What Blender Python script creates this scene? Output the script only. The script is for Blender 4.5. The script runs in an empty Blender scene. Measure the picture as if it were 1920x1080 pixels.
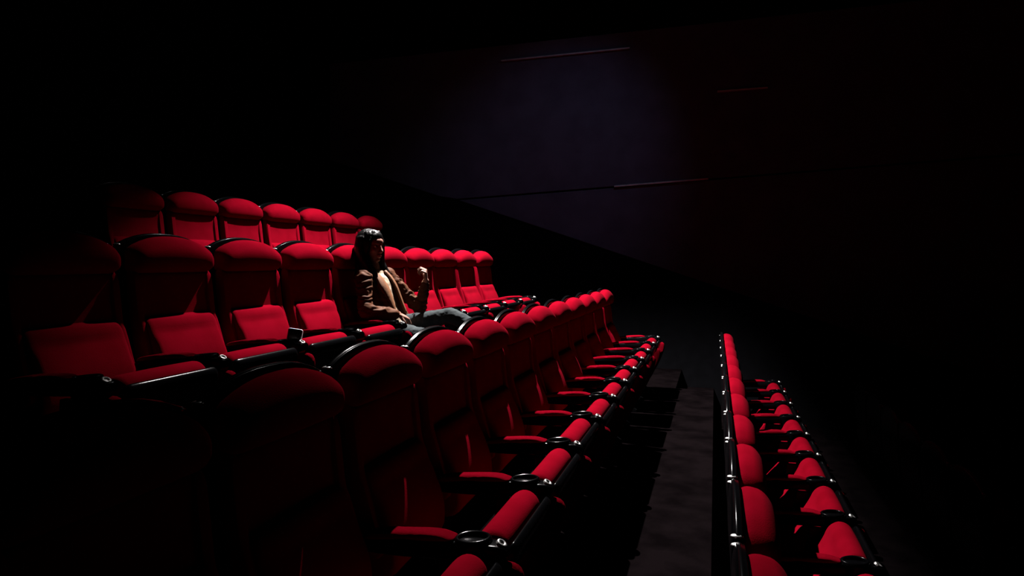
import bpy, bmesh, math, random
from mathutils import Vector, Matrix, noise
R = math.radians
D = bpy.data
COL = bpy.context.scene.collection
sc = bpy.context.scene
random.seed(3)

# ------------------------------------------------------------------ frame of the place
Z0 = 2.35                                   # height of the lens above the lowest platform
ROWS = {                                    # x of the back top, top height relative to the lens
    'A': (-4.07, 0.568), 'B': (-2.60, 0.128), 'C': (-1.17, -0.307),
    'D': (0.13, -0.780), 'E': (1.45, -1.190)}
CH = 1.162                                  # seat back height
PITCH = 0.56
def floor_z(r): return Z0 + ROWS[r][1] - CH
YW = 9.0                                    # side wall

# ------------------------------------------------------------------ camera, world, lights, exposure
cam = D.cameras.new('camera'); cam.sensor_width = 36; cam.lens = 22.5
cam.clip_start = 0.02; cam.clip_end = 100
co = D.objects.new('camera', cam); COL.objects.link(co)
co.location = (0, 0, Z0)
co.rotation_euler = (R(90 - 2.34), 0, R(17.6))
sc.camera = co

w = D.worlds.new('world'); sc.world = w; w.use_nodes = True
w.node_tree.nodes['Background'].inputs[0].default_value = (0.0, 0.0, 0.0, 1)
w.node_tree.nodes['Background'].inputs[1].default_value = 0.0

def spot(name, loc, target, power, color, half, blend, radius):
    l = D.lights.new(name, 'SPOT'); l.energy = power; l.color = color
    l.spot_size = R(2 * half); l.spot_blend = blend; l.shadow_soft_size = radius
    o = D.objects.new(name, l); COL.objects.link(o); o.location = loc
    o.rotation_euler = (Vector(target) - Vector(loc)).to_track_quat('-Z', 'Y').to_euler()
    return o
LAMP = (-2.35, 6.0, Z0 + 4.0)
spot('downlight_lamp', LAMP, (-1.62, 5.68, Z0), 8600, (1.0, 0.94, 0.93), 42.9, 0.62, 0.03)
WASH = (-0.5, 5.4, Z0 + 4.2)
spot('wall_wash_lamp', WASH, (-2.35, YW, Z0 + 1.10), 85, (0.46, 0.56, 1.0), 26, 1.0, 0.05)

vs = sc.view_settings
vs.view_transform = 'Standard'; vs.look = 'None'; vs.gamma = 1; vs.use_curve_mapping = False
vs.exposure = 0.0

# ------------------------------------------------------------------ materials
def mat(name, color, rough=0.6, metal=0.0, spec=0.5, sheen=0.0, sheen_tint=None, bump=0.0, bscale=200,
        color2=None, cscale=8, coat=0.0, stretch=None):
    m = D.materials.new(name); m.use_nodes = True
    nt = m.node_tree; b = nt.nodes['Principled BSDF']
    b.inputs['Base Color'].default_value = (*color, 1)
    b.inputs['Roughness'].default_value = rough
    b.inputs['Metallic'].default_value = metal
    b.inputs['Specular IOR Level'].default_value = spec
    b.inputs['Coat Weight'].default_value = coat
    b.inputs['Coat Roughness'].default_value = 0.12
    if sheen:
        b.inputs['Sheen Weight'].default_value = sheen
        b.inputs['Sheen Roughness'].default_value = 0.45
        b.inputs['Sheen Tint'].default_value = (*(sheen_tint or (1, 1, 1)), 1)
    tc = nt.nodes.new('ShaderNodeTexCoord')
    src = tc.outputs['Object']
    if stretch:
        mp = nt.nodes.new('ShaderNodeMapping'); mp.inputs['Scale'].default_value = stretch
        nt.links.new(src, mp.inputs[0]); src = mp.outputs[0]
    n1 = nt.nodes.new('ShaderNodeTexNoise'); n1.inputs['Scale'].default_value = cscale
    n1.inputs['Detail'].default_value = 4
    nt.links.new(src, n1.inputs['Vector'])
    mx = nt.nodes.new('ShaderNodeMix'); mx.data_type = 'RGBA'
    mx.inputs[6].default_value = (*color, 1)
    mx.inputs[7].default_value = (*(color2 or tuple(c * 0.72 for c in color)), 1)
    rp = nt.nodes.new('ShaderNodeMapRange'); rp.inputs[1].default_value = 0.38; rp.inputs[2].default_value = 0.66
    nt.links.new(n1.outputs['Fac'], rp.inputs[0]); nt.links.new(rp.outputs[0], mx.inputs[0])
    nt.links.new(mx.outputs[2], b.inputs['Base Color'])
    if bump:
        n2 = nt.nodes.new('ShaderNodeTexNoise'); n2.inputs['Scale'].default_value = bscale
        n2.inputs['Detail'].default_value = 3
        nt.links.new(src, n2.inputs['Vector'])
        bp = nt.nodes.new('ShaderNodeBump'); bp.inputs['Strength'].default_value = bump
        bp.inputs['Distance'].default_value = 0.004
        nt.links.new(n2.outputs['Fac'], bp.inputs['Height']); nt.links.new(bp.outputs[0], b.inputs['Normal'])
    return m
M = {}
M['velvet'] = mat('red_velvet', (0.125, 0.0010, 0.0056), 0.95, spec=0.0, sheen=0.005, sheen_tint=(1.0, 0.25, 0.35),
                  bump=0.25, bscale=260, color2=(0.105, 0.0008, 0.0044), cscale=7)
M['plastic'] = mat('black_gloss_plastic', (0.0015, 0.0015, 0.0018), 0.20, spec=0.05, bump=0.05, bscale=90)
M['metal_black'] = mat('black_painted_steel', (0.003, 0.003, 0.0035), 0.45, spec=0.15)
M['chrome'] = mat('brushed_chrome', (0.60, 0.60, 0.58), 0.42, metal=1.0)
M['carpet'] = mat('dark_carpet', (0.0022, 0.0015, 0.0017), 1.0, spec=0.0, bump=0.6, bscale=150, color2=(0.0010, 0.0007, 0.0008), cscale=5)
M['wall'] = mat('blue_black_wall_fabric', (0.075, 0.073, 0.095), 0.9, spec=0.1, bump=0.3, bscale=120, cscale=3, color2=(0.060, 0.058, 0.076))
M['dado'] = mat('black_dado_fabric', (0.002, 0.002, 0.0026), 0.95, spec=0.03, bump=0.3, bscale=120)
M['ceiling'] = mat('black_ceiling', (0.004, 0.004, 0.005), 0.95, spec=0.03)
M['trim'] = mat('grey_metal_trim', (0.45, 0.43, 0.40), 0.5, metal=0.3)
M['skin'] = mat('skin', (0.21, 0.105, 0.078), 0.5, spec=0.15, cscale=20, color2=(0.18, 0.085, 0.062))
M['hair'] = mat('black_hair', (0.0018, 0.0014, 0.0014), 0.34, spec=0.16, bump=0.8, bscale=60, stretch=(3, 3, 0.3))
M['jacket'] = mat('brown_jacket', (0.070, 0.027, 0.013), 0.65, spec=0.04, bump=0.35, bscale=45, color2=(0.040, 0.015, 0.007), cscale=14)
M['lapel'] = mat('tan_lapel', (0.125, 0.050, 0.020), 0.6, spec=0.15, bump=0.3, bscale=60)
M['shirt'] = mat('cream_patterned_shirt', (0.27, 0.225, 0.155), 0.8, cscale=38, color2=(0.12, 0.066, 0.028))
M['jeans'] = mat('grey_blue_denim', (0.030, 0.036, 0.037), 0.85, spec=0.05, bump=0.4, bscale=70, cscale=12, color2=(0.020, 0.025, 0.027))
M['shoe'] = mat('black_shoe_leather', (0.015, 0.014, 0.014), 0.4)
M['lips'] = mat('lip_colour', (0.42, 0.10, 0.09), 0.45)
M['eye'] = mat('eye_white', (0.75, 0.73, 0.70), 0.2)
M['iris'] = mat('dark_brown_iris', (0.03, 0.015, 0.01), 0.15)
M['glass'] = mat('phone_screen', (0.004, 0.004, 0.006), 0.12)
M['silver'] = mat('silver_phone_frame', (0.80, 0.80, 0.78), 0.42, metal=0.35)
M['lens'] = D.materials.new('lamp_lens'); M['lens'].use_nodes = True
_b = M['lens'].node_tree.nodes['Principled BSDF']
_b.inputs['Emission Color'].default_value = (1, .93, .88, 1); _b.inputs['Emission Strength'].default_value = 6

# ------------------------------------------------------------------ helpers
def link(name, mesh, m, parent=None, loc=(0, 0, 0), rot=(0, 0, 0), smooth=True):
    o = D.objects.new(name, mesh); COL.objects.link(o)
    if m is not None and not mesh.materials: mesh.materials.append(m)
    if smooth: mesh.shade_smooth()
    o.location = loc; o.rotation_euler = rot
    if parent: o.parent = parent
    return o
def from_bm(name, bm, m, parent=None, smooth=True, recalc=True, **k):
    if recalc: bmesh.ops.recalc_face_normals(bm, faces=bm.faces)
    me = D.meshes.new(name); bm.to_mesh(me); bm.free()
    return link(name, me, m, parent, smooth=smooth, **k)
def empty(name, loc, label, cat, group=None, rotz=0):
    o = D.objects.new(name, None); COL.objects.link(o); o.location = loc; o.rotation_euler = (0, 0, rotz)
    o.empty_display_size = 0.1
    o['label'] = label; o['category'] = cat
    if group: o['group'] = group
    return o
def crom(pts, n=4, closed=True):
    out = []; N = len(pts)
    rng = range(N) if closed else range(N - 1)
    for i in rng:
        if closed: p = [Vector(pts[(i + j - 1) % N]) for j in range(4)]
        else: p = [Vector(pts[max(0, min(N - 1, i + j - 1))]) for j in range(4)]
        for k in range(n):
            t = k / n
            out.append(0.5 * ((2 * p[1]) + (-p[0] + p[2]) * t + (2 * p[0] - 5 * p[1] + 4 * p[2] - p[3]) * t * t
                              + (-p[0] + 3 * p[1] - 3 * p[2] + p[3]) * t ** 3))
    if not closed: out.append(Vector(pts[-1]))
    return out
def pillow(prof, width, r, nmid=6, drop=0.0, zt=None, power=2.4, bulge=0.0, nr=4):
    """closed x-z profile lofted along y with rounded ends; drop lowers the top towards the sides"""
    P = [Vector((a, b)) for a, b in prof]
    c = sum(P, Vector((0, 0))) / len(P)
    zmin = min(p.y for p in P); zmax = max(p.y for p in P)
    ys = []
    h = width / 2
    for i in range(nr, 0, -1):
        ph = math.pi / 2 * i / nr
        ys.append((-(h - r) - r * math.sin(ph), r * (1 - math.cos(ph))))
    for i in range(nmid + 1): ys.append((-(h - r) + 2 * (h - r) * i / nmid, 0))
    for i in range(1, nr + 1):
        ph = math.pi / 2 * i / nr
        ys.append(((h - r) + r * math.sin(ph), r * (1 - math.cos(ph))))
    bm = bmesh.new(); rings = []
    for y, ins in ys:
        ring = []
        t = abs(y) / h
        for p in P:
            q = p - c; L = q.length
            q = c + q * max(0.02, (L - ins) / L)
            x, z = q.x, q.y
            if drop:
                f = max(0, (z - zmin) / (zmax - zmin))
                z -= drop * t ** power * f ** 1.3
            if bulge and p.x > c.x: x += bulge * (1 - t ** 2)
            ring.append(bm.verts.new((x, y, z)))
        rings.append(ring)
    n = len(P)
    for a, b in zip(rings[:-1], rings[1:]):
        for i in range(n): bm.faces.new((a[i], a[(i + 1) % n], b[(i + 1) % n], b[i]))
    bm.faces.new(rings[0][::-1]); bm.faces.new(rings[-1])
    return bm
def box(bm, x0, x1, y0, y1, z0, z1, bev=0.0):
    vs_ = [bm.verts.new(p) for p in ((x0,y0,z0),(x1,y0,z0),(x1,y1,z0),(x0,y1,z0),(x0,y0,z1),(x1,y0,z1),(x1,y1,z1),(x0,y1,z1))]
    fs = [bm.faces.new([vs_[i] for i in f]) for f in ((3,2,1,0),(4,5,6,7),(0,1,5,4),(1,2,6,5),(2,3,7,6),(3,0,4,7))]
    if bev:
        es = list({e for f in fs for e in f.edges})
        bmesh.ops.bevel(bm, geom=es, offset=bev, segments=2, affect='EDGES', profile=0.6)
def prism(bm, poly, a0, a1, axis='y', bev=0.0):
    def mk(p, a):
        if axis == 'y': return (p[0], a, p[1])
        if axis == 'x': return (a, p[0], p[1])
        return (p[0], p[1], a)
    A = [bm.verts.new(mk(p, a0)) for p in poly]; B = [bm.verts.new(mk(p, a1)) for p in poly]
    n = len(poly); fs = [bm.faces.new(A), bm.faces.new(B[::-1])]
    for i in range(n): fs.append(bm.faces.new((A[i], B[i], B[(i+1) % n], A[(i+1) % n])))
    if bev:
        es = list({e for f in fs[:2] for e in f.edges})
        bmesh.ops.bevel(bm, geom=es, offset=bev, segments=2, affect='EDGES', profile=0.6)
def lathe(bm, prof, n=24, sx=1, sy=1, M_=None):
    rings = []
    for r_, z in prof:
        ring = []
        for i in range(n):
            a = 2 * math.pi * i / n
            v = Vector((r_ * math.cos(a) * sx, r_ * math.sin(a) * sy, z))
            ring.append(bm.verts.new(M_ @ v if M_ else v))
        rings.append(ring)
    for a, b in zip(rings[:-1], rings[1:]):
        for i in range(n): bm.faces.new((a[i], a[(i+1) % n], b[(i+1) % n], b[i]))
    return rings
def copy_tree(o, parent=None):
    c = o.copy(); COL.objects.link(c)
    if parent: c.parent = parent
    for ch in list(o.children): copy_tree(ch, c)
    return c
def struct(name, bm, m, smooth=False, parent=None):
    o = from_bm(name, bm, m, parent, smooth=smooth)
    if parent is None: o['kind'] = 'structure'
    return o

# ------------------------------------------------------------------ the room
XB, XF, YN = -6.0, 8.0, -3.0
CEIL = Z0 + 4.7
order = ['A', 'B', 'C', 'D', 'E']
bm = bmesh.new()                                  # stepped platforms in one floor
edges_x = [XB] + [ROWS[r][0] - 0.13 for r in order[1:]] + [ROWS['E'][0] + 1.17]
for i, r in enumerate(order):
    box(bm, edges_x[i], edges_x[i + 1], YN, 7.62, -0.8, floor_z(r))
box(bm, edges_x[-1], XF, YN, 7.62, -0.8, floor_z('E') - 0.42)
# side gangway: two steps to each platform
for i, r in enumerate(order):
    a, b = edges_x[i], edges_x[i + 1]; z = floor_z(r)
    zn = floor_z(order[i + 1]) if i < 4 else z - 0.42
    mid = b - 0.42
    box(bm, a, mid, 7.62, YW, -0.8, z - 0.002)
    box(bm, mid, b, 7.62, YW, -0.8, (z + zn) / 2)
box(bm, edges_x[-1], XF, 7.62, YW, -0.8, floor_z('E') - 0.422)
struct('floor', bm, M['carpet'])
def slab(name, x0, x1, y0, y1, z0, z1, m):
    bm = bmesh.new(); box(bm, x0, x1, y0, y1, z0, z1); return struct(name, bm, m)
slab('ceiling', XB - .2, XF + .2, YN - .2, YW + .2, CEIL, CEIL + 0.2, M['ceiling'])
wall = slab('wall_far', XB - .2, XF + .2, YW, YW + 0.2, -0.8, CEIL, M['dado'])
slab('wall_back', XB - .2, XB, YN, YW, -0.8, CEIL, M['dado'])
slab('wall_near', XB - .2, XF + .2, YN - .2, YN, -0.8, CEIL, M['ceiling'])
slab('wall_front', XF, XF + .2, YN, YW, -0.8, CEIL, M['ceiling'])
# fabric wall panels above the raked dado: joint rises gently to the right (as the photo's dark line does)
def dado_h(x): return Z0 + 1.075 - (x + 4.235) * 0.332        # raked edge
def joint(x): return Z0 + 0.985 + (x + 2.6) * 0.045
xj = -3.72                                                   # where the joint meets the rake, roughly
bm = bmesh.new()
prism(bm, [(-5.9, dado_h(-5.9)), (-4.0, dado_h(-4.0)), (xj, joint(xj) + .012), (7.9, joint(7.9) + .012), (7.9, CEIL - 1.55), (-5.9, CEIL - 1.55)], -0.03, 0, 'y', 0.006)
p1 = from_bm('wall_panel', bm, M['wall'], wall, smooth=False, loc=(0, YW, 0))
bm = bmesh.new()
prism(bm, [(xj + .04, joint(xj + .04) - .012), (2.9, dado_h(2.9)), (7.9, dado_h(2.9)), (7.9, joint(7.9) - .012)], -0.03, 0, 'y', 0.006)
p2 = from_bm('wall_panel', bm, M['wall'], wall, smooth=False, loc=(0, YW, 0))
bm = bmesh.new(); box(bm, -5.9, 7.9, -0.03, 0, CEIL - 1.53, CEIL - .02, 0.006)
from_bm('wall_panel', bm, M['dado'], wall, smooth=False, loc=(0, YW, 0))
# metal rails
def trim(name, x0, x1, z, zr=0.0):
    bm = bmesh.new(); box(bm, x0, x1, YW - 0.07, YW - 0.028, -0.011, 0.011, 0.004)
    for v in bm.verts: v.co.z += z + (v.co.x - x0) * zr
    return struct(name, bm, M['trim'])
trim('trim_1', -3.0, -1.15, Z0 + 2.92)
trim('trim_2', 0.0, 0.62, Z0 + 2.24)
trim('trim_3', -1.35, -0.1, Z0 + 1.046, 0.045)

# ------------------------------------------------------------------ the seat
def make_seat():
    t = empty('cinema_seat', (0, 0, 0), 'x', 'seat')
    # rear shell
    prof = crom([(-.064, 1.170), (-.046, 1.172), (-.040, 1.15), (-.034, .95), (-.005, .62), (.045, .36), (.030, .34), (-.035, .60),
                 (-.068, .92), (-.074, 1.10)], 3)
    sh = from_bm('back_shell', pillow(prof, .535, .014, 10, drop=.062, nr=3), M['plastic'], t)
    for s in (-1, 1):
        bm = bmesh.new()
        bmesh.ops.create_uvsphere(bm, u_segments=12, v_segments=8, radius=.013)
        for v in bm.verts: v.co.z *= .55; v.co.x *= 1.5
        from_bm('corner_cap', bm, M['chrome'], sh, loc=(-.058, s * .248, 1.115))
    # headrest cushion
    prof = crom([(-.040, 1.135), (-.012, 1.160), (.030, 1.148), (.062, 1.105), (.070, 1.055), (.058, 1.005), (.020, .982), (-.035, .985), (-.045, 1.06)], 4)
    from_bm('headrest_cushion', pillow(prof, .490, .045, 10, drop=.068, bulge=.008), M['velvet'], t)
    # middle back
    prof = crom([(-.030, .985), (.014, .985), (.028, .965), (.030, .88), (.038, .80), (.044, .70), (.0, .70), (-.030, .85)], 3)
    bmm = pillow(prof, .44, .03, 8, bulge=-.004)
    mc = from_bm('back_cushion', bmm, M['velvet'], t)
    # side bolsters of the middle back
    for s in (-1, 1):
        prof = crom([(-.02, .985), (.026, .98), (.040, .90), (.052, .80), (.075, .72), (.110, .60), (.135, .50), (.05, .50), (-.01, .78)], 3)
        from_bm('side_bolster', pillow(prof, .034, .015, 2, nr=3), M['velvet'], t, loc=(0, s * .222, 0))
    # lumbar wedge
    prof = crom([(.0, .768), (.050, .770), (.076, .755), (.100, .705), (.128, .655), (.158, .58), (.172, .50), (.160, .42), (.08, .40), (.03, .55)], 3)
    from_bm('lumbar_cushion', pillow(prof, .425, .03, 8, bulge=-.006), M['velvet'], t)
    # seat (tips up): origin on its hinge
    prof = crom([(-.18, .060), (-.10, .072), (.05, .072), (.18, .084), (.245, .095), (.290, .078), (.307, .040), (.292, .000), (.24, -.016),
                 (.08, -.022), (-.15, -.022), (-.200, .01)], 3)
    st = from_bm('seat_cushion', pillow(prof, .425, .035, 8, bulge=.004), M['velvet'], t, loc=(.385, 0, .335), rot=(0, R(-55), 0))
    prof = crom([(-.17, -.024), (.0, -.024), (.22, -.020), (.300, -.004), (.324, -.006), (.312, -.036), (.24, -.058), (.06, -.068), (-.12, -.058), (-.18, -.04)], 3)
    from_bm('seat_pan', pillow(prof, .455, .03, 8), M['plastic'], st)
    # armrest on the far side with its upright
    add_arm(t, PITCH / 2)
    return t
ARM = {}
def add_arm(t, y):
    if not ARM:
        # arm body: deep rounded black beam, widening to the cup ring
        prof = crom([(.085, .578), (.20, .590), (.37, .590), (.46, .584), (.560, .578), (.588, .560), (.575, .535), (.48, .528), (.34, .528), (.20, .535), (.10, .545), (.078, .56)], 3)
        ARM['body'] = pillow(prof, .062, .016, 2, nr=3)
        me = D.meshes.new('armrest'); bmesh.ops.recalc_face_normals(ARM['body'], faces=ARM['body'].faces); ARM['body'].to_mesh(me); ARM['body'] = me
        prof = crom([(.102, .588), (.13, .601), (.24, .610), (.36, .607), (.404, .597), (.407, .588), (.24, .584), (.12, .582)], 3)
        b = pillow(prof, .060, .018, 2, nr=3); me = D.meshes.new('arm_pad'); bmesh.ops.recalc_face_normals(b, faces=b.faces); b.to_mesh(me); ARM['pad'] = me
        b = bmesh.new()
        lathe(b, [(.030, .495), (.031, .50), (.036, .592), (.040, .598), (.046, .594), (.049, .580), (.046, .50), (.040, .43), (.030, .405), (.0001, .40)], 28, 1.25, 1.0, Matrix.Translation((.475, 0, 0)))
        lathe(b, [(.0001, .500), (.031, .500)], 28, 1.25, 1.0, Matrix.Translation((.475, 0, 0)))
        me = D.meshes.new('cup_holder'); b.to_mesh(me); ARM['cup'] = me
        b = bmesh.new(); Mx = Matrix.Translation((.566, 0, .577)) @ Matrix.Rotation(R(38), 4, 'Y')
        lathe(b, [(.006, .001), (.008, .005), (.013, .007), (.017, .004), (.018, -.004)], 20, M_=Mx)
        lathe(b, [(.0001, .0015), (.007, .0015)], 20, M_=Mx)
        me = D.meshes.new('end_cap'); b.to_mesh(me); ARM['cap'] = me
        b = bmesh.new(); prism(b, [(.24, 0), (.46, 0), (.46, .03), (.40, .06), (.47, .54), (.36, .54), (.31, .06), (.24, .03)], -.016, .016, 'y', .005)
        me = D.meshes.new('upright'); bmesh.ops.recalc_face_normals(b, faces=b.faces); b.to_mesh(me); ARM['post'] = me
        prof = crom([(.465, .52), (.53, .555), (.60, .562), (.632, .535), (.628, .47), (.59, .36), (.53, .24), (.47, .20), (.44, .25), (.455, .40)], 3)
        b = pillow(prof, .044, .016, 2, nr=3); me = D.meshes.new('side_panel'); bmesh.ops.recalc_face_normals(b, faces=b.faces); b.to_mesh(me); ARM['side'] = me
    a = link('armrest', ARM['body'], M['plastic'], t, loc=(0, y, 0), rot=(0, R(-5), 0)); a.location = (.10 - .10 * math.cos(R(5)) + .59 * math.sin(R(5)), y, .59 - .59 * math.cos(R(5)) - .10 * math.sin(R(5)))
    link('arm_pad', ARM['pad'], M['velvet'], a)
    link('cup_holder', ARM['cup'], M['plastic'], a)
    e = link('end_cap', ARM['cap'], M['chrome'], a); e['label'] = 'chrome end cap'
    p = link('upright', ARM['post'], M['metal_black'], t, loc=(0, y, 0), smooth=False)
    link('side_panel', ARM['side'], M['velvet'], p)
proto = make_seat()
ORD = ['first', 'second', 'third', 'fourth', 'fifth', 'sixth', 'seventh', 'eighth', 'ninth', 'tenth', 'eleventh', 'twelfth']
seatrows = {'A': (3.642, 7), 'B': (1.978, 10), 'C': (0.962, 12), 'D': (1.70, 11), 'E': (4.22, 6)}
GROUP = {'A': 'seats of the topmost back row', 'B': 'seats of the row the woman sits in', 'C': 'seats of the large row across the foreground',
         'D': 'seats of the row right of the dark gangway', 'E': 'unlit seats of the lowest row at far right'}
def seat_label(r, k, n):
    if r == 'A':
        return ('dim red velvet cinema seat, leftmost in the topmost back row' if k == 0 else
                'red velvet cinema seat at the far right end of the topmost back row' if k == n - 1 else
                'red velvet cinema seat, %s from the left in the topmost back row' % ORD[k])
    if r == 'B':
        return {0: "unlit red cinema seat, leftmost in the woman's row", 1: "dark red cinema seat whose right-hand armrest cup holder holds a smartphone",
                2: "red cinema seat in the woman's row, just right of the upright smartphone", 3: "red velvet cinema seat immediately left of the seated woman",
                4: 'red cinema seat, lowered, with the woman sitting in it', 5: "red cinema seat immediately right of the woman, half hidden behind her face",
                9: "bright red cinema seat at the far right end of the woman's row"}.get(k,
                "bright red cinema seat, %s to the right of the seated woman in her row" % ORD[k - 5])
    if r == 'C':
        return ('very dim red cinema seat at bottom left, nearest of the foreground row' if k == 0 else
                'red cinema seat at the farthest end of the foreground row' if k == n - 1 else
                'red cinema seat with rounded top, %s from the near left end of the foreground row' % ORD[k])
    if r == 'D':
        return ('very dim red cinema seat at the bottom edge, nearest in row right of gangway' if k == 0 else
                'red cinema seat seen edge-on, farthest in the row right of the dark gangway' if k == n - 1 else
                'red cinema seat seen edge-on, %s from the bottom in row right of dark gangway' % ORD[k])
    return 'unlit red cinema seat seen from behind in the dim lowest row at far right'
SEAT_UP = {}
first = True
for r in order:
    y0, n = seatrows[r]
    for k in range(n):
        s = proto if first else copy_tree(proto); first = False
        s.location = (ROWS[r][0], y0 + PITCH * k, floor_z(r))
        s['label'] = seat_label(r, k, n); s['group'] = GROUP[r]
        seat = [c for c in s.children if c.name.startswith('seat_cushion')][0]
        ang = -55 + random.uniform(-2.5, 2.5)
        if r == 'B' and k == 4: ang = -3
        seat.rotation_euler = (0, R(ang), 0)
        if k == 0: add_arm(s, -PITCH / 2)

# ------------------------------------------------------------------ smartphone stood in the cup holder
bx, by, bz = ROWS['B'][0] + .498, 1.978 + PITCH * 1 + PITCH / 2, floor_z('B') + .035
ph = empty('smartphone', (bx, by, bz + .502), "dark smartphone with silver edge standing upright in a cup holder left of the woman", 'phone', rotz=R(62 - 90 + 28))
ph.rotation_euler = (R(-3), R(9), R(20))
def rr(w_, h_, r_, n=5):
    out = []
    for cx, cz, a0 in ((w_/2 - r_, h_ - r_, 0), (-w_/2 + r_, h_ - r_, 90), (-w_/2 + r_, r_, 180), (w_/2 - r_, r_, 270)):
        for i in range(n + 1):
            a = R(a0 + 90 * i / n); out.append((cx + r_ * math.cos(a), cz + r_ * math.sin(a)))
    return out
bm = bmesh.new(); prism(bm, rr(.076, .150, .009), -.0045, .0045, 'y', .0015)
from_bm('phone_frame', bm, M['silver'], ph)
bm = bmesh.new(); prism(bm, rr(.068, .142, .007), -.0008, .0008, 'y')
from_bm('screen', bm, M['glass'], ph, smooth=False, loc=(0, -.0048, .004))
bm = bmesh.new(); prism(bm, rr(.068, .142, .007), -.0008, .0008, 'y')
from_bm('back_cover', bm, M['glass'], ph, smooth=False, loc=(0, .0048, .004))

# ------------------------------------------------------------------ ceiling lamps (out of frame above)
def fixture(loc, target, label, flaps=()):
    e = empty('ceiling_spotlight', loc, label, 'lamp', 'ceiling spotlights')
    q = (Vector(target) - Vector(loc)).to_track_quat('-Z', 'Y').to_matrix().to_4x4()
    bm = bmesh.new(); lathe(bm, [(.105, -.02), (.11, -.02), (.11, .20), (.07, .24), (.0001, .24)], 28, M_=q)
    h = from_bm('lamp_housing', bm, M['metal_black'], e)
    bm = bmesh.new(); lathe(bm, [(.0001, .03), (.10, .03)], 28, M_=q)
    from_bm('lens', bm, M['lens'], e)
    for dx, dy, ang in flaps:                      # added unseen plates keeping light off the lowest row and side wall
        bm = bmesh.new(); dd = .12; dd = .25; L_ = dd / math.tan(R(ang))
        if dx: box(bm, dd, dd + .004, -.30, .28, -L_, .06)
        else: box(bm, -.28, .24, dd, dd + .004, -L_, .06)
        from_bm('added_light_flap', bm, M['metal_black'], e, smooth=False)
    bm = bmesh.new(); lathe(bm, [(.0001, .0), (.016, .0), (.016, CEIL - loc[2]), (.06, CEIL - loc[2])], 14, M_=Matrix.Translation((0, 0, 0)))
    for v in bm.verts: v.co.z = max(v.co.z, .19) if v.co.z < .19 else v.co.z
    from_bm('stem', bm, M['metal_black'], e)
fixture(LAMP, (-1.9, 5.3, Z0), 'black ceiling spotlight over the row the woman sits in', ((1, 0, 29.5), (0, 1, 31)))
fixture(WASH, (-2.35, YW, Z0 + 1.35), 'black ceiling spotlight aimed at the far side wall')

# ------------------------------------------------------------------ the woman
WX, WY, WZ = ROWS['B'][0], 1.978 + PITCH * 4, floor_z('B')
wom = empty('person', (WX, WY, WZ), 'seated woman with long dark hair, brown jacket and jeans, one hand raised to chin', 'person')

def sphere(bm, c, r, s=(1, 1, 1), rot=None, seg=20):
    M_ = Matrix.Translation(c) @ (rot.to_4x4() if rot else Matrix.Identity(4)) @ Matrix.Diagonal((s[0] * r, s[1] * r, s[2] * r, 1))
    bmesh.ops.create_uvsphere(bm, u_segments=seg, v_segments=seg // 2 + 2, radius=1, matrix=M_)
def limb(bm, pts, seg=14):
    """pts: (x,y,z,r) chain of tapered capsules"""
    for a in pts: sphere(bm, a[:3], a[3], seg=seg)
    for a, b in zip(pts[:-1], pts[1:]):
        A, B = Vector(a[:3]), Vector(b[:3]); d = B - A
        if d.length < 1e-5: continue
        M_ = Matrix.Translation((A + B) / 2) @ d.to_track_quat('Z', 'Y').to_matrix().to_4x4()
        bmesh.ops.create_cone(bm, cap_ends=True, segments=seg, radius1=a[3], radius2=b[3], depth=d.length, matrix=M_)
def stack(bm, lay):
    for p, q in zip(lay[:-1], lay[1:]):
        for j in range(4):
            z, x, a, b = [u + (v - u) * j / 4 for u, v in zip(p, q)]
            sphere(bm, (x, 0, z), 1, (a, b, .050), None, 24)
def melt(name, bm, m, voxel, parent, smooth=6, fac=0.5, fn=None):
    me = D.meshes.new(name + '_raw'); bm.to_mesh(me); bm.free()
    o = D.objects.new(name + '_raw', me); COL.objects.link(o)
    md = o.modifiers.new('r', 'REMESH'); md.mode = 'VOXEL'; md.voxel_size = voxel
    if smooth:
        ms = o.modifiers.new('s', 'SMOOTH'); ms.factor = fac; ms.iterations = smooth
    dg = bpy.context.evaluated_depsgraph_get()
    out = D.meshes.new_from_object(o.evaluated_get(dg)); out.name = name
    D.objects.remove(o); D.meshes.remove(me)
    if fn:
        nn = [v.normal.copy() for v in out.vertices]
        for v, n_ in zip(out.vertices, nn): v.co = v.co + n_ * fn(v.co, n_)
    out.materials.clear()
    return link(name, out, m, parent)
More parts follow.
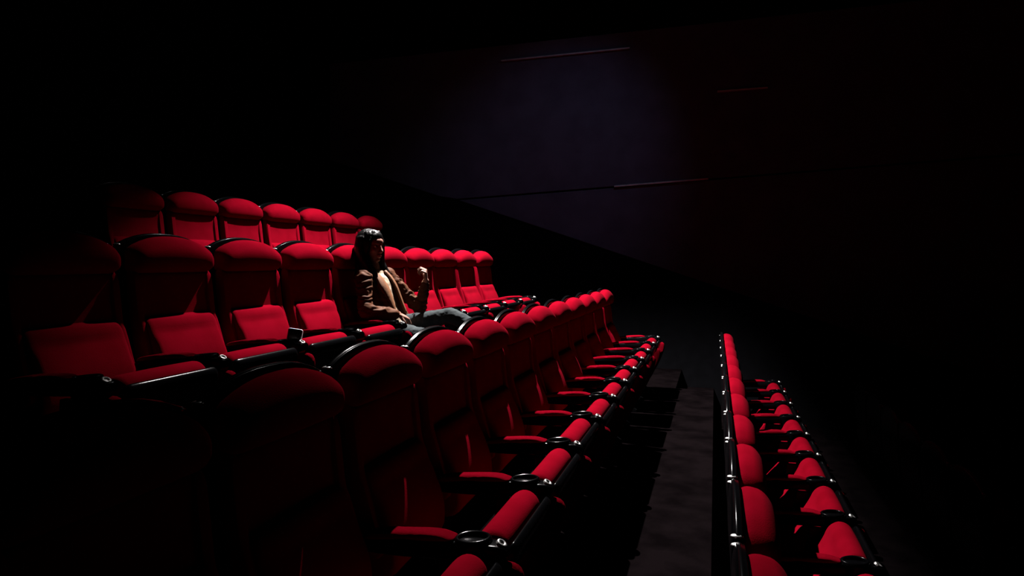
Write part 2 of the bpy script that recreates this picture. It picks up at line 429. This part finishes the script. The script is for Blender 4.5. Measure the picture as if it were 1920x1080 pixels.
def hand(bm, wr, F, N, side, curl, spread=0.0, scale=.92, tc=0.5):
    """wrist, forward, palm normal, side +-1 (thumb side along S), curl angles"""
    F = Vector(F).normalized(); N = Vector(N); N = (N - F * N.dot(F)).normalized(); S = F.cross(N) * side
    wr = Vector(wr); s = scale
    P = lambda v, r_: (v.x, v.y, v.z, r_ * s)
    specs = [(.030, .084, (.043, .026, .021), .0086), (.010, .089, (.047, .030, .022), .0088), (-.010, .085, (.044, .028, .021), .0083), (-.029, .076, (.035, .021, .019), .0073)]
    for lat, L, seg, r_ in specs:
        kn = wr + F * L * s + S * lat * s
        limb(bm, [P(wr + S * lat * .55 * s, .0155), P(wr + F * L * .55 * s + S * lat * .95 * s, .0145), P(kn, .0115)], 10)
        p = kn; a = 0; ch = [P(p, .0105)]
        d0 = (F + S * spread * lat * 10).normalized()
        for sl, c_ in zip(seg, curl):
            a += R(c_); p = p + (d0 * math.cos(a) + N * math.sin(a)) * sl * s
            ch.append(P(p, r_)); r_ *= .92
        limb(bm, ch, 10)
    b = wr + F * .022 * s + S * .022 * s + N * .006 * s
    p1 = b + (F * .55 + S * .72 + N * .35).normalized() * .042 * s
    p2 = p1 + (F * .85 + S * .30 + N * (.2 + tc)).normalized() * .031 * s
    p3 = p2 + (F * .9 + S * .0 + N * (.2 + tc)).normalized() * .025 * s
    limb(bm, [P(b, .0165), P(p1, .0115), P(p2, .0098), P(p3, .0082)], 10)

# joints (local: x forward of the seat-back top, y to her left, z above the platform)
headc = Vector((.165, .0, 1.145)); HY = R(-14)
Hm = Matrix.Rotation(HY, 3, 'Z') @ Matrix.Rotation(R(3), 3, 'Y')
def Hp(x, y, z): return headc + Hm @ Vector((x, y, z))
shR, elR, wrR = (.200, -.165, .920), (.265, -.262, .690), (.425, -.075, .655)
shL, elL, wrL = (.205, .165, .930), (.435, .262, .672), (.520, .190, .890)
hipR, knR, anR = (.33, -.085, .530), (.79, -.10, .480), (.98, -.11, .095)
hipL, knL, anL = (.33, .085, .545), (.745, .125, .640), (1.115, .12, .490)

bm = bmesh.new()
# head: skull, face, jaw
sphere(bm, Hp(-.012, 0, .030), 1, (.096, .074, .088), Hm, 28)
sphere(bm, Hp(.028, 0, -.015), 1, (.062, .062, .082), Hm, 24)
sphere(bm, Hp(.040, 0, -.068), 1, (.042, .042, .036), Hm, 20)
sphere(bm, Hp(.070, 0, -.092), 1, (.018, .020, .015), Hm, 16)          # chin
sphere(bm, Hp(.070, 0, .040), 1, (.024, .050, .030), Hm, 16)            # brow
for s in (-1, 1):
    sphere(bm, Hp(.055, s * .036, -.022), 1, (.026, .022, .024), Hm, 14)   # cheek
    sphere(bm, Hp(-.010, s * .074, -.008), 1, (.014, .008, .028), Hm @ Matrix.Rotation(R(-12), 3, 'Y'), 12)  # ear
    sphere(bm, Hp(.097, s * .009, -.036), 1, (.010, .007, .007), Hm, 10)
def hp4(x, y, z, r_): v = Hp(x, y, z); return (v.x, v.y, v.z, r_)
limb(bm, [hp4(.086, 0, .018, .0095), hp4(.098, 0, -.010, .0095), hp4(.110, 0, -.030, .0105)], 12)    # nose
limb(bm, [hp4(.084, -.016, -.060, .006), hp4(.094, 0, -.058, .0075), hp4(.084, .016, -.060, .006)], 10)
limb(bm, [hp4(.082, -.014, -.069, .006), hp4(.092, 0, -.070, .0078), hp4(.082, .014, -.069, .006)], 10)
# neck and trunk, limbs under the clothes
limb(bm, [hp4(-.015, 0, -.06, .052), (.175, 0, 1.02, .048), (.180, 0, .96, .056)], 18)
limb(bm, [(.185, -.11, .925, .052), (.180, 0, .94, .062), (.185, .11, .93, .052)], 16)
for z, x, a, b in ((.86, .205, .085, .130), (.78, .225, .090, .128), (.70, .262, .082, .115), (.62, .295, .086, .122), (.555, .320, .090, .145)):
    sphere(bm, (x, 0, z), 1, (a, b, .075), None, 22)
limb(bm, [(*shR, .046), (*elR, .034), (.34, -.175, .672, .033), (*wrR, .0235)], 14)
limb(bm, [(*shL, .046), (*elL, .034), (.465, .235, .76, .033), (*wrL, .0235)], 14)
for hip, kn, an in ((hipR, knR, anR), (hipL, knL, anL)):
    H, K, A = Vector(hip), Vector(kn), Vector(an); c1 = K.lerp(A, .3)
    limb(bm, [(*H, .080), (*H.lerp(K, .5), .066), (*K, .050), (*c1, .050), (*A, .032)], 16)
limb(bm, [(.98, -.11, .075, .032), (1.10, -.115, .045, .028), (1.16, -.12, .035, .022)], 12)
limb(bm, [(1.125, .12, .49, .034), (1.205, .12, .57, .028), (1.235, .12, .63, .022)], 12)
# hands
hand(bm, wrR, (.62, .72, -.42), (-.25, .1, -1.0), -1, (38, 42, 28), tc=.5)
hand(bm, wrL, (.10, -.25, 1.0), (-.92, -.38, .0), -1, (62, 78, 40), tc=.9)
body = melt('body', bm, M['skin'], .0042, wom, smooth=3)

# eyes, brows, lips
for s in (-1, 1):
    bm = bmesh.new(); sphere(bm, (0, 0, 0), .0118, seg=16)
    e = from_bm('eye', bm, M['eye'], wom, loc=Hp(.0715, s * .030, .006))
    bm = bmesh.new(); sphere(bm, (0, 0, 0), .0058, (.5, 1, 1), Hm, 12)
    from_bm('iris', bm, M['iris'], e, loc=Hm @ Vector((.0102, 0, 0)))
    bm = bmesh.new(); bmesh.ops.create_uvsphere(bm, u_segments=20, v_segments=16, radius=.0132)
    bmesh.ops.delete(bm, geom=[v for v in bm.verts if -.0065 < v.co.z < .0032], context='VERTS')
    from_bm('eyelid', bm, M['skin'], wom, loc=Hp(.0715, s * .030, .006), recalc=False)
    bm = bmesh.new(); limb(bm, [hp4(.090, s * .014, .030, .0028), hp4(.088, s * .030, .035, .0034), hp4(.074, s * .046, .031, .002)], 8)
    from_bm('eyebrow', bm, M['hair'], wom)
bm = bmesh.new()
limb(bm, [hp4(.088, -.015, -.0615, .0038), hp4(.098, 0, -.0590, .0058), hp4(.088, .015, -.0615, .0038)], 10)
limb(bm, [hp4(.087, -.013, -.0675, .0038), hp4(.096, 0, -.0700, .0060), hp4(.087, .013, -.0675, .0038)], 10)
from_bm('lips', bm, M['lips'], wom)

# hair: cap plus long locks over the back and both shoulders
bm = bmesh.new()
sphere(bm, Hp(-.030, 0, .045), 1, (.098, .090, .090), Hm, 28)
sphere(bm, Hp(-.055, 0, -.010), 1, (.078, .088, .100), Hm, 24)
sphere(bm, Hp(.006, 0, .072), 1, (.078, .080, .058), Hm, 24)
for i in range(6):
    sphere(bm, (.118 - .002 * i, 0, 1.10 - .035 * i), 1, (.052, .100 + .004 * i, .050), None, 20)
rng = random.Random(5)
for i in range(26):
    a = math.pi * (i / 25) * 1.16 + math.pi * (.5 - .08)             # from her left side round the back to her right
    ca, sa = math.cos(a), math.sin(a)
    p0 = Hp(-.02 + .075 * ca, .080 * sa, .06)
    p1 = Hp(-.025 + .092 * ca, .098 * sa, -.04)
    side_f = abs(sa) ** 2
    endz = .87 + rng.uniform(-.03, .04)
    p2 = Vector((.135 + .07 * ca + .045 * side_f, .118 * sa, 1.03))
    p3 = Vector((.140 + .065 * ca + .085 * side_f, .128 * sa, .955))
    p4 = Vector((.150 + .070 * ca + .125 * side_f, .120 * sa, endz))
    if ca < -.45: p3.x = max(p3.x, .095); p4.x = max(p4.x, .10)
    limb(bm, [(*p0, .020), (*p1, .019), (*p2, .018), (*p3, .016), (*p4, .006)], 9)
for s in (-1, 1):                                                     # front strands framing the face
    for j in range(3):
        q = [Hp(.045 - .02 * j, s * (.030 + .014 * j), .112 - .004 * j), Hp(.052 - .018 * j, s * (.070 + .003 * j), .040), Hp(.040 - .015 * j, s * .082, -.05),
             Vector((.215 - .01 * j, s * .088, 1.005)), Vector((.245 - .012 * j, s * .092, .90 + .012 * j))]
        limb(bm, [(*q[0], .012), (*q[1], .015), (*q[2], .015), (*q[3], .014), (*q[4], .006)], 9)
def strands(p, n_): return .0022 * noise.noise(Vector((p.x * 95, p.y * 95, p.z * 6)))
melt('hair', bm, M['hair'], .006, wom, smooth=2, fn=strands)

# shirt
bm = bmesh.new()
stack(bm, ((.90, .205, .080, .120), (.86, .212, .096, .134), (.78, .232, .104, .134), (.70, .268, .096, .122), (.62, .302, .100, .130), (.57, .325, .098, .142)))
limb(bm, [(.19, -.10, .925, .048), (.185, 0, .945, .060), (.19, .10, .93, .048)], 14)
melt('shirt', bm, M['shirt'], .008, wom, smooth=4, fn=lambda p, n_: .004 * noise.noise(p * 22))

# jacket: back, sides and sleeves; open in front over the shirt
bm = bmesh.new()
stack(bm, ((.91, .180, .072, .150), (.86, .186, .098, .156), (.78, .206, .104, .156), (.70, .240, .100, .146), (.62, .272, .104, .156), (.56, .298, .100, .166)))
limb(bm, [(.180, -.145, .925, .056), (.170, -.06, .955, .050), (.165, 0, .960, .054), (.170, .06, .955, .050), (.185, .145, .93, .056)], 16)
# front panels hanging either side of the opening
for s in (-1, 1):
    limb(bm, [(.270, s * .090, .90, .026), (.305, s * .094, .82, .030), (.338, s * .096, .74, .030), (.372, s * .100, .66, .032), (.395, s * .112, .60, .032)], 12)
for s in (-1, 1):
    limb(bm, [(.225, s * .118, .89, .036), (.262, s * .126, .79, .042), (.300, s * .126, .69, .042), (.335, s * .136, .60, .042)], 12)
wristR = Vector(elR).lerp(Vector(wrR), .93); wristL = Vector(elL).lerp(Vector(wrL), .90)
limb(bm, [(*shR, .062), (*Vector(shR).lerp(Vector(elR), .5), .054), (*elR, .050), (.34, -.175, .674, .045), (*wristR, .034)], 16)
limb(bm, [(*shL, .062), (*Vector(shL).lerp(Vector(elL), .5), .054), (*elL, .050), (.465, .235, .76, .046), (*wristL, .034)], 16)
def folds(p, n_):
    d = .006 * noise.noise(Vector((p.x * 16, p.y * 16, p.z * 42)))
    if abs(p.y) > .175: d += .0042 * math.sin(p.z * 150 + 5 * noise.noise(p * 18))
    return d
melt('jacket', bm, M['jacket'], .0065, wom, smooth=3, fn=folds)
# lapels
for s in (-1, 1):
    C_ = [(.228, s * .070, .965), (.276, s * .074, .915), (.318, s * .074, .850), (.350, s * .070, .780), (.378, s * .068, .710), (.400, s * .072, .650)]
    Wd = [.024, .046, .058, .050, .036, .018]
    bm = bmesh.new(); rings = []
    cs = crom(C_, 3, closed=False); n_c = len(cs)
    for i, c in enumerate(cs):
        wv = Wd[min(5, i // 3)] * (1 - (i % 3) / 3) + Wd[min(5, i // 3 + 1)] * (i % 3) / 3
        o_ = Vector((-.45, s * .9, .1)).normalized(); nrm = Vector((.82, s * .45, .34)).normalized()
        ring = [c - o_ * wv * .55 + nrm * .008, c + nrm * .019, c + o_ * wv * .7 + nrm * .020, c + o_ * wv + nrm * .009, c - nrm * .004]
        rings.append([bm.verts.new(v) for v in ring])
    for a, b in zip(rings[:-1], rings[1:]):
        for i in range(5): bm.faces.new((a[i], a[(i+1) % 5], b[(i+1) % 5], b[i]))
    bm.faces.new(rings[0]); bm.faces.new(rings[-1][::-1])
    l = from_bm('lapel', bm, M['lapel'], wom); l['label'] = 'tan jacket lapel'
# jeans
bm = bmesh.new()
sphere(bm, (.318, 0, .545), 1, (.108, .160, .088), None, 24)
for hip, kn, an in ((hipR, knR, anR), (hipL, knL, anL)):
    H, K, A = Vector(hip), Vector(kn), Vector(an); c1 = K.lerp(A, .3)
    limb(bm, [(*H, .086), (*H.lerp(K, .5), .072), (*K, .058), (*c1, .056), (*K.lerp(A, .93), .042)], 18)
def jf(p, n_): return .005 * noise.noise(Vector((p.x * 22, p.y * 14, p.z * 22))) + .0025 * noise.noise(p * 55)
melt('jeans', bm, M['jeans'], .0075, wom, smooth=4, fn=jf)
# shoes
bm = bmesh.new()
limb(bm, [(.965, -.11, .065, .038), (1.04, -.113, .052, .038), (1.13, -.117, .040, .036), (1.17, -.12, .034, .030)], 16)
for v in bm.verts: v.co.z = max(v.co.z, .004)
melt('shoe', bm, M['shoe'], .006, wom, smooth=3)
bm = bmesh.new()
limb(bm, [(1.125, .12, .455, .038), (1.185, .12, .525, .037), (1.228, .12, .605, .033), (1.24, .12, .645, .028)], 16)
melt('shoe', bm, M['shoe'], .006, wom, smooth=3)
